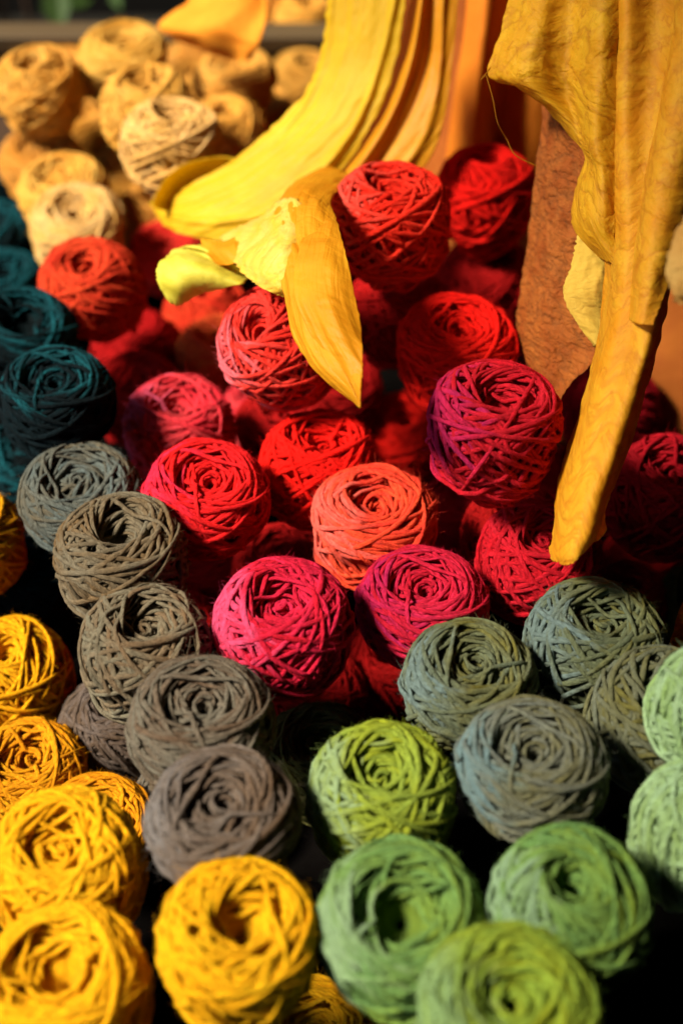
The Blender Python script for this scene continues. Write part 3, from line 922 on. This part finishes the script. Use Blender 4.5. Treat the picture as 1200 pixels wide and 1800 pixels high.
# second fold, golden, right of it
sc2 = empty("silk_scarf", at(700, 200, 1.12))
tag(sc2, "golden silk scarf with a bright fold line hanging right of the lemon scarf", "scarf", "silk scarves hanging over the yarn")
put("hanging_panel", [
    [(728, -60, 1.170), (745, -60, 1.145), (775, -60, 1.170), (812, -60, 1.210)],
    [(718, 20, 1.180), (738, 20, 1.150), (768, 20, 1.180), (803, 20, 1.220)],
    [(697, 100, 1.190), (722, 105, 1.160), (760, 110, 1.190), (795, 110, 1.230)],
    [(662, 185, 1.200), (690, 195, 1.165), (735, 205, 1.190), (780, 210, 1.240)],
    [(605, 262, 1.210), (640, 278, 1.170), (690, 285, 1.195), (752, 285, 1.240)],
    [(555, 325, 1.220), (580, 345, 1.180), (625, 350, 1.205), (690, 345, 1.250)],
    [(520, 395, 1.230), (545, 410, 1.200), (590, 415, 1.220), (650, 410, 1.260)],
], silk2, sc2, nu=110, nv=60, crump=.003, cs=24, folds=lambda s, t: -0.012 * gauss(s, .33, .07) + ridges(s, t, ((.12, .05, .04, .003), (.55, .0, .06, .004), (.8, .05, .06, -.004))), seed=8, aniso=(.3, 1), flat=.35, tilt=.05)

# scarf tip that lies over the tipped coral ball
sc3 = empty("silk_scarf", at(520, 450, 0.99))
tag(sc3, "yellow scarf end twisted over the tipped coral ball with its golden point hanging down", "scarf", "silk scarves hanging over the yarn")
put("hanging_tip", [
    [(575, 292, 1.17), (592, 296, 1.165), (612, 304, 1.165), (632, 316, 1.17)],
    [(530, 312, 1.12), (552, 306, 1.11), (580, 310, 1.11), (604, 328, 1.12)],
    [(500, 338, 1.06), (522, 330, 1.045), (552, 333, 1.04), (582, 350, 1.06)],
    [(482, 372, 1.03), (510, 362, 1.005), (556, 366, 1.00), (588, 380, 1.03)],
    [(478, 405, 1.00), (510, 410, .975), (560, 412, .975), (597, 425, 1.01)],
    [(488, 455, .97), (520, 462, .945), (575, 465, .95), (612, 475, .99)],
    [(499, 520, .94), (530, 530, .915), (585, 530, .925), (625, 540, .965)],
    [(516, 590, .92), (545, 600, .895), (595, 600, .905), (633, 605, .94)],
    [(545, 640, .91), (570, 648, .885), (606, 650, .89), (634, 655, .91)],
    [(600, 690, .895), (610, 692, .885), (622, 693, .885), (633, 695, .895)],
    [(626, 713, .892), (629, 714, .89), (631, 715, .89), (633, 717, .892)],
], silk2, sc3, nu=120, nv=60, crump=.0028, cs=34, folds=lambda s, t: ridges(s, t, ((.45, .9, .05, .005), (.2, .2, .10, -.003))), seed=12, ragged=1, aniso=(.6, 1), flat=.35, tilt=.045)
put("overlapping_fold", [
    [(560, 372, 1.005), (575, 372, 1.0), (590, 382, 1.01)],
    [(528, 430, .955), (572, 432, .945), (606, 440, .965)],
    [(516, 500, .925), (575, 505, .912), (622, 512, .945)],
    [(532, 560, .905), (585, 566, .893), (634, 572, .93)],
    [(566, 618, .892), (604, 624, .882), (637, 630, .905)],
    [(604, 672, .886), (620, 676, .880), (635, 680, .892)],
    [(626, 708, .886), (630, 710, .885), (633, 712, .888)],
], silk2, sc3, nu=90, nv=50, crump=.0025, cs=34, seed=51, ragged=1, flat=.5, tilt=.03)
put("pale_wing", [
    [(387, 418, 1.090), (393, 414, 1.090), (402, 408, 1.095), (420, 398, 1.110)],
    [(404, 446, 1.050), (420, 432, 1.035), (440, 405, 1.050), (462, 378, 1.090)],
    [(418, 470, 1.020), (440, 455, 0.995), (468, 415, 1.005), (492, 352, 1.070)],
    [(440, 492, 0.995), (466, 478, 0.970), (496, 435, 0.970), (520, 350, 1.050)],
    [(474, 512, 0.975), (492, 500, 0.960), (520, 465, 0.965), (545, 380, 1.030)],
    [(502, 524, 0.970), (520, 518, 0.965), (545, 490, 0.970), (565, 420, 1.010)],
], silkp, sc3, nu=80, nv=70, crump=.0024, cs=34, seed=15, ragged=3, tilt=.01)
put("folded_corner", [
    [(300, 533, 1.06), (318, 536, 1.06), (345, 522, 1.06)],
    [(276, 492, 1.06), (318, 500, 1.04), (372, 512, 1.05)],
    [(280, 462, 1.07), (330, 462, 1.04), (420, 500, 1.03)],
    [(312, 437, 1.09), (350, 442, 1.07), (438, 488, 1.03)],
    [(330, 432, 1.10), (372, 436, 1.08), (452, 470, 1.03)],
], limesilk, sc3, nu=40, nv=60, crump=.004, cs=24, seed=18, ragged=2, folds=lambda s, t: .010 * gauss(t, .7, .09) - .006 * gauss(t, .85, .06))
put("twisted_loop", [
    [(352, 420, 1.09), (395, 424, 1.06), (450, 400, 1.07)],
    [(362, 445, 1.08), (400, 440, 1.04), (460, 415, 1.05)],
    [(385, 468, 1.07), (412, 462, 1.03), (470, 430, 1.03)],
], silk2, sc3, nu=24, nv=30, crump=.004, cs=16, seed=19)

# orange cloth lying over the back balls
put("orange_cloth", [
    [(350, -60, 1.40), (390, -60, 1.38), (430, -60, 1.38), (455, -60, 1.42)],
    [(335, -5, 1.40), (385, 0, 1.36), (440, -5, 1.37), (468, 0, 1.42)],
    [(278, 44, 1.42), (350, 46, 1.36), (425, 45, 1.36), (466, 40, 1.41)],
    [(322, 74, 1.43), (365, 78, 1.37), (420, 82, 1.37), (454, 80, 1.41)],
    [(375, 98, 1.43), (395, 102, 1.39), (420, 106, 1.39), (442, 105, 1.42)],
], orange_b, None, nu=60, nv=50, crump=.006, cs=18, seed=22, flat=.4, tilt=.05, folds=lambda s, t: .004 * np.sin(s * 8 + t * 4))
bpy.data.objects["orange_cloth"]['label'] = "bright orange cloth corner draped over the wheat balls at the top"
bpy.data.objects["orange_cloth"]['category'] = "cloth"

# curtains behind
o = put("hanging_cloth", [
    [(826, -80, 1.28), (860, -80, 1.24), (905, -80, 1.27), (950, -80, 1.25), (1000, -80, 1.27)],
    [(814, 60, 1.29), (850, 60, 1.25), (892, 60, 1.29), (945, 60, 1.26), (1000, 60, 1.28)],
    [(797, 170, 1.32), (840, 170, 1.27), (880, 170, 1.33), (940, 170, 1.30), (1000, 170, 1.31)],
    [(782, 300, 1.35), (830, 300, 1.30), (872, 300, 1.37), (940, 300, 1.33), (1000, 300, 1.35)],
    [(776, 420, 1.39), (828, 420, 1.34), (870, 420, 1.41), (940, 420, 1.37), (1000, 420, 1.39)],
], orange, None, nu=90, nv=90, crump=.003, cs=10, seed=25, aniso=(.3, 1))
tag(o, "plain orange cloth hanging straight down behind the highest scarlet ball", "cloth", "cloths hanging at the upper right")
o = put("hanging_cloth", [
    [(700, -120, 1.30), (850, -120, 1.28), (1000, -120, 1.28), (1150, -120, 1.24), (1350, -120, 1.22)],
    [(690, 200, 1.36), (850, 200, 1.35), (1000, 200, 1.32), (1150, 200, 1.24), (1350, 200, 1.20)],
    [(680, 500, 1.44), (850, 500, 1.42), (1000, 500, 1.36), (1150, 500, 1.22), (1350, 500, 1.18)],
    [(680, 740, 1.52), (850, 760, 1.45), (1000, 780, 1.36), (1150, 800, 1.20), (1350, 800, 1.16)],
], rustc, None, nu=90, nv=120, crump=.004, cs=8, seed=27, aniso=(.3, 1), folds=lambda s, t: .006 * np.sin(s * 24))
tag(o, "dark burnt orange cloth in the shade behind all other hanging cloths", "cloth", "cloths hanging at the upper right")

# brown crinkled cloth
o = put("hanging_cloth", [
    [(955, 100, 1.075), (968, 100, 1.035), (1000, 110, 1.02), (1040, 120, 1.005)],
    [(952, 200, 1.075), (972, 200, 1.035), (1005, 210, 1.02), (1035, 240, 1.005)],
    [(938, 320, 1.075), (968, 320, 1.035), (1005, 330, 1.02), (1040, 350, 1.005)],
    [(926, 430, 1.075), (962, 430, 1.035), (1005, 440, 1.02), (1045, 450, 1.005)],
    [(912, 520, 1.075), (955, 520, 1.035), (1005, 530, 1.02), (1050, 540, 1.005)],
    [(906, 590, 1.075), (950, 600, 1.035), (1005, 600, 1.02), (1048, 600, 1.005)],
    [(922, 640, 1.075), (955, 655, 1.035), (1000, 650, 1.02), (1038, 640, 1.005)],
    [(948, 676, 1.075), (966, 694, 1.035), (988, 690, 1.02), (1004, 672, 1.005)],
    [(945, 715, 1.075), (955, 722, 1.035), (968, 720, 1.02), (978, 712, 1.005)],
], bark, None, nu=130, nv=60, crump=.0022, cs=50, flat=1.0, tilt=.0, seed=31, ragged=1.5, aniso=(.8, 1.2))
tag(o, "brown crinkled cloth with a lit ridge hanging between the scarlet balls and golden cloth", "cloth", "cloths hanging at the upper right")

# crumpled gold cloth with ragged corner
c1 = empty("hanging_cloth", at(980, 150, .96))
tag(c1, "mottled gold crumpled cloth with a frayed pointed corner near the top", "cloth", "cloths hanging at the upper right")
put("cloth_panel", [
    [(905, -70, .985), (950, -70, .96), (1010, -70, .965), (1060, -70, .95), (1105, -70, .965)],
    [(893, 5, .98), (945, 0, .955), (1005, 0, .97), (1055, 0, .945), (1100, 0, .965)],
    [(875, 65, .98), (935, 65, .95), (1000, 60, .97), (1052, 60, .94), (1098, 60, .965)],
    [(858, 130, .985), (925, 135, .955), (995, 125, .975), (1048, 120, .945), (1094, 120, .965)],
    [(905, 152, .985), (950, 170, .96), (1000, 170, .98), (1044, 170, .945), (1090, 170, .965)],
    [(960, 192, .985), (990, 205, .965), (1015, 210, .975), (1042, 215, .945), (1088, 220, .965)],
    [(1002, 238, .985), (1015, 250, .97), (1028, 258, .965), (1044, 262, .945), (1084, 270, .965)],
    [(1028, 272, .98), (1034, 285, .965), (1044, 290, .95), (1056, 295, .945), (1082, 305, .965)],
    [(1014, 320, .975), (1025, 325, .955), (1040, 330, .945), (1058, 335, .945), (1080, 345, .965)],
    [(1003, 375, .97), (1018, 378, .95), (1036, 382, .94), (1058, 385, .945), (1080, 395, .965)],
    [(1014, 415, .97), (1028, 420, .95), (1044, 422, .945), (1062, 425, .95), (1080, 430, .965)],
    [(1050, 450, .97), (1056, 455, .96), (1064, 460, .955), (1072, 462, .955), (1082, 470, .965)],
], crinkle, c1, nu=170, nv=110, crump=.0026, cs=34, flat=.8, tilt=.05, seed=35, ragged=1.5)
put("turned_back_corner", [
    [(1014, 412, .985), (1040, 415, .98), (1085, 420, .98)],
    [(1000, 470, .985), (1035, 470, .975), (1082, 475, .98)],
    [(990, 522, .985), (1025, 515, .975), (1075, 520, .98)],
    [(1015, 570, .985), (1035, 565, .98), (1065, 560, .98)],
    [(1042, 610, .985), (1048, 606, .98), (1056, 600, .98)],
], khaki, c1, nu=60, nv=40, crump=.006, cs=24, seed=38, ragged=2)


def strand(name, pts, rad, mat, parent):
    P = cr([at(*p) for p in pts], 70)
    n = np.tile(np.array([[0, -SP, .3]]), (len(P), 1))
    v, f, uv, _ = tube(P, n, np.full(len(P), rad), sides=5)
    return obj(name, mesh_np(name, v - np.array(parent.location), f, uv), mat, parent)


strand("loose_thread", [(854, 132, .985), (866, 175, .985), (874, 215, .99), (890, 245, 1.0), (905, 272, 1.0), (942, 292, 1.0)], .00035, silk2, c1)
strand("loose_thread", [(854, 132, .985), (845, 140, .985), (856, 126, .985), (862, 118, .985)], .00035, silk2, c1)

# long golden cloth, gathered into a roll that ends on the crimson ball
c2 = empty("hanging_cloth", at(1090, 400, .93))
tag(c2, "long golden cloth gathered into a tapering roll whose tip rests on a crimson ball", "cloth", "cloths hanging at the upper right")


def roll(s, t):
    open_ = np.clip(1 - t * 1.4, 0, 1)
    return (0.011 * open_ * np.cos(s * 2 * math.pi * 2.0)) 


put("rolled_panel", [
    [(1062, -70, .955), (1085, -70, .93), (1130, -70, .92), (1180, -70, .925), (1225, -70, .94), (1260, -70, .96)],
    [(1060, 60, .955), (1084, 60, .93), (1128, 60, .92), (1180, 60, .92), (1225, 60, .93), (1255, 60, .96)],
    [(1060, 200, .955), (1082, 200, .93), (1122, 200, .92), (1172, 200, .915), (1215, 200, .925), (1240, 200, .96)],
    [(1062, 330, .955), (1082, 330, .925), (1118, 330, .91), (1162, 330, .91), (1200, 330, .92), (1222, 330, .955)],
    [(1064, 450, .95), (1084, 450, .92), (1112, 450, .905), (1148, 450, .905), (1180, 450, .92), (1192, 450, .955)],
    [(1052, 580, .95), (1068, 580, .915), (1096, 580, .90), (1126, 580, .90), (1152, 580, .918), (1163, 580, .955)],
    [(1024, 700, .95), (1038, 700, .91), (1064, 700, .892), (1092, 700, .892), (1118, 700, .912), (1131, 700, .95)],
    [(992, 800, .945), (1006, 803, .905), (1032, 806, .885), (1060, 806, .885), (1085, 806, .905), (1098, 806, .945)],
    [(977, 870, .94), (988, 874, .90), (1012, 878, .882), (1036, 878, .882), (1058, 876, .90), (1070, 874, .94)],
    [(972, 930, .935), (982, 934, .90), (1002, 938, .882), (1024, 938, .884), (1044, 932, .90), (1054, 924, .935)],
    [(966, 965, .925), (975, 972, .90), (994, 976, .886), (1012, 976, .89), (1030, 966, .905), (1042, 952, .93)],
    [(968, 984, .92), (978, 988, .90), (992, 992, .892), (1004, 990, .895), (1016, 980, .905), (1026, 966, .93)],
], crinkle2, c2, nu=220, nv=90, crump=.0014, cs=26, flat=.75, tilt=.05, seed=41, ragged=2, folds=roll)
put("overlapping_fold", [
    [(1184, -70, .925), (1196, -70, .905), (1225, -70, .91), (1270, -70, .93)],
    [(1172, 60, .92), (1188, 60, .90), (1222, 60, .905), (1265, 60, .93)],
    [(1152, 200, .915), (1170, 200, .893), (1208, 200, .90), (1252, 200, .93)],
    [(1128, 320, .91), (1146, 320, .887), (1184, 322, .895), (1232, 320, .93)],
    [(1112, 420, .905), (1130, 422, .884), (1160, 426, .893), (1204, 420, .925)],
    [(1106, 500, .90), (1120, 504, .886), (1142, 508, .893), (1172, 505, .92)],
    [(1102, 560, .897), (1110, 566, .89), (1124, 570, .893), (1146, 572, .91)],
], crinkle2, c2, nu=120, nv=60, crump=.0022, cs=28, seed=55, ragged=1.5, flat=.75, tilt=.045)
put("roll_back", [
    [(1070, 420, .965), (1100, 420, .985), (1150, 420, .985), (1184, 420, .965)],
    [(1056, 580, .96), (1080, 580, .98), (1130, 580, .98), (1158, 580, .96)],
    [(1028, 700, .955), (1050, 700, .975), (1100, 700, .975), (1126, 700, .955)],
    [(982, 865, .945), (1000, 870, .96), (1040, 875, .96), (1070, 872, .945)],
    [(985, 925, .94), (1010, 930, .95), (1050, 925, .955), (1064, 912, .945)],
    [(1000, 950, .935), (1025, 955, .945), (1050, 950, .95), (1066, 930, .94)],
], crinkle2, c2, nu=90, nv=40, crump=.005, cs=24, seed=44)

# right edge scraps
o = put("hanging_cloth", [
    [(1235, 330, .80), (1260, 330, .79), (1300, 330, .80)],
    [(1192, 400, .80), (1225, 400, .785), (1300, 400, .79)],
    [(1168, 470, .80), (1205, 470, .785), (1300, 470, .79)],
    [(1180, 515, .80), (1200, 515, .79), (1260, 520, .79)],
    [(1186, 530, .80), (1192, 532, .795), (1210, 540, .79)],
], tan, None, nu=50, nv=40, crump=.01, cs=24, seed=47, ragged=3)
tag(o, "out of focus tan cloth corner poking in at the right edge", "cloth", "cloths hanging at the upper right")
o = put("hanging_cloth", [
    [(1232, 1000, 0.990), (1250, 1000, 0.985), (1270, 1000, 0.990)],
    [(1200, 1060, 0.990), (1220, 1060, 0.982), (1255, 1060, 0.990)],
    [(1182, 1110, 0.990), (1205, 1110, 0.980), (1240, 1110, 0.990)],
    [(1169, 1150, 0.990), (1190, 1156, 0.982), (1222, 1160, 0.990)],
    [(1186, 1170, 0.990), (1196, 1174, 0.985), (1208, 1176, 0.990)],
], crinkle2, None, nu=50, nv=40, crump=.006, cs=24, seed=48)
tag(o, "small golden cloth tip at the right edge above the pale mint ball", "cloth", "cloths hanging at the upper right")

# ------------------------------------------------------------------ tray, gap shade sheet, ground
black = plain_mat("gap_shade_black", (.0015, .0013, .0013), (.003, .0026, .0024), scale=60, bump=.3, spec=0.0)
nx, ny = 120, 190
X = np.linspace(-.62, .62, nx); Y = np.linspace(-.10, 1.52, ny)
GX, GY = np.meshgrid(X, Y)
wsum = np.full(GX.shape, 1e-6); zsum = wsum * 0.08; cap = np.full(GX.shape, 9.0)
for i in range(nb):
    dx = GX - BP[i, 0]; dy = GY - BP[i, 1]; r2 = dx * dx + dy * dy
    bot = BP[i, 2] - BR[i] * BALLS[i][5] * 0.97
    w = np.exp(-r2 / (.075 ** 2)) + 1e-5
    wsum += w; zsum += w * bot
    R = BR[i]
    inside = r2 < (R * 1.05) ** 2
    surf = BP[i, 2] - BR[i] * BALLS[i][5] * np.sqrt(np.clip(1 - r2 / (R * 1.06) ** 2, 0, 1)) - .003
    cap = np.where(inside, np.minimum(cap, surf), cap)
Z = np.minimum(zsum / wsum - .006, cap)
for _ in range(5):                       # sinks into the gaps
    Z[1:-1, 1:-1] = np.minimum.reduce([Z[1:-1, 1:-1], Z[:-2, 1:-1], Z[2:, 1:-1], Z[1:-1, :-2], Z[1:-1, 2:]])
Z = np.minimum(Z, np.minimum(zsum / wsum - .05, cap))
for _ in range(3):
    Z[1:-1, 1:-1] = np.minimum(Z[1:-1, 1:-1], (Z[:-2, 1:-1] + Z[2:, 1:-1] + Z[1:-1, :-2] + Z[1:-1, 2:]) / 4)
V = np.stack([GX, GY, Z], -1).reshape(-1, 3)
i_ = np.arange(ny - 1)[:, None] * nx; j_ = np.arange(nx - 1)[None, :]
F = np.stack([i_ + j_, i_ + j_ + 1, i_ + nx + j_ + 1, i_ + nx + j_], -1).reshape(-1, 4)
ln = obj("gap_shade_sheet", mesh_np("gap_shade_sheet", V, F, V[:, :2]), black)  # added black sheet that puts the shade between the balls into its colour
tag(ln, "added black sheet under the yarn balls, standing in for shade in the gaps", "cloth")

wood = plain_mat("worn_brown_wood", (.05, .032, .013), (.09, .06, .025), scale=14, rough=.6, bump=.4, stretch=(.15, 3, 3), spec=.4)
wood_in = plain_mat("dark_brown_wood", (.03, .015, .008), (.05, .028, .015), scale=14, rough=.8, bump=.4, stretch=(.15, 3, 3))


def box(name, lo, hi, mat, parent=None, bev=.003):
    lo = Vector(lo); hi = Vector(hi); c = (lo + hi) / 2; h = (hi - lo) / 2
    V = np.array([[sx * h.x, sy * h.y, sz * h.z] for sx in (-1, 1) for sy in (-1, 1) for sz in (-1, 1)])
    F = np.array([[0, 1, 3, 2], [4, 6, 7, 5], [0, 4, 5, 1], [2, 3, 7, 6], [0, 2, 6, 4], [1, 5, 7, 3]])
    o = obj(name, mesh_np(name, V, F, V[:, :2], smooth=False), mat, parent)
    o.location = c - (parent.location if parent else Vector())
    if bev:
        b = o.modifiers.new("bevel", 'BEVEL'); b.width = bev; b.segments = 3
    return o


ry = 1.56
zt = at(150, 38, 1.0)
k = (ry) / zt[1]
ztop = CAMZ + (zt[2] - CAMZ) * k
tray = empty("display_tray", (0, ry, ztop - .1))
tag(tray, "dark wooden display tray with a lighter rim behind the wheat balls", "tray")
box("rim", (-.75, ry - .035, ztop - .022), (.75, ry, ztop), wood, tray)
box("back_panel", (-.75, ry - .022, -.02), (.75, ry - .004, ztop - .0225), wood_in, tray)
box("side_panel", (-.67, .05, -.02), (-.65, ry - .036, .03), wood_in, tray)
box("side_panel", (.65, .05, -.02), (.67, ry - .036, .03), wood_in, tray)
box("base_board", (-.75, .05, -.05), (.75, ry, -.021), wood_in, tray)

soil = plain_mat("dark_soil", (.006, .005, .004), (.012, .012, .008), scale=5)
gm = mesh_np("ground", np.array([[-40, -10, -.8], [40, -10, -.8], [40, 60, -.8], [-40, 60, -.8]], float), np.array([[0, 1, 2, 3]]), np.zeros((4, 2)))
tag(obj("ground", gm, soil), kind='structure')

# dark canvas roof and walls added to block sky light, open to the left
aw = empty("sky_blocker", (1.0, .6, 2.3))
tag(aw, "added dark canvas enclosure round the tray that blocks sky light", "light blocker")
canvas = plain_mat("blocker_canvas", (.006, .005, .004), (.010, .009, .007), scale=8)
box("blocker_roof", (-1.45, -2.5, 2.3), (2.6, 3.2, 2.32), canvas, aw)
box("blocker_side", (1.5, -2.5, -.8), (1.52, 3.17, 2.299), canvas, aw)
box("blocker_front", (-1.2, 3.18, -.8), (1.52, 3.2, 2.299), canvas, aw)
box("blocker_back", (-1.45, -2.5, -.8), (1.499, -2.48, 2.299), canvas, aw)

# shrub behind the tray, only its leaf tips show at the very top
leafm = plain_mat("dark_green_leaf", (.015, .035, .008), (.03, .06, .01), scale=8, rough=.5)
sh = empty("leafy_shrub", (-.5, 2.1, -.8))
tag(sh, "dark leafy shrub blurred beyond the tray in the top left corner", "shrub")
rs = random.Random(4)
lv = []
Vl = np.array([[0, 0, 0], [.018, .025, .004], [.020, .05, .002], [0, .09, -.01], [-.020, .05, .002], [-.018, .025, .004], [0, .04, -.006]], float)
Fl = np.array([[0, 1, 6], [1, 2, 6], [2, 3, 6], [3, 4, 6], [4, 5, 6], [5, 0, 6]])
lm = mesh_np("leaf", Vl, Fl, Vl[:, :2], smooth=False)
for q in range(60):
    o = obj("leaf", lm, leafm, sh)
    o.location = (rs.gauss(0, .16), rs.gauss(0, .1), .55 + rs.uniform(-.5, .24))
    o.rotation_euler = (rs.uniform(-1, 1), rs.uniform(-1, 1), rs.uniform(0, 6.28))
for q in range(5):
    a = rs.uniform(0, 6.28)
    Pq = np.array([[math.cos(a) * .1 * s * s, math.sin(a) * .1 * s, s * .75] for s in np.linspace(0, 1, 8)])
    v, f, uv, _ = tube(Pq, np.tile([[1, 0, 0.01]], (8, 1)), np.linspace(.008, .003, 8))
    obj("stem", mesh_np("stem", v, f, uv), wood_in, sh)
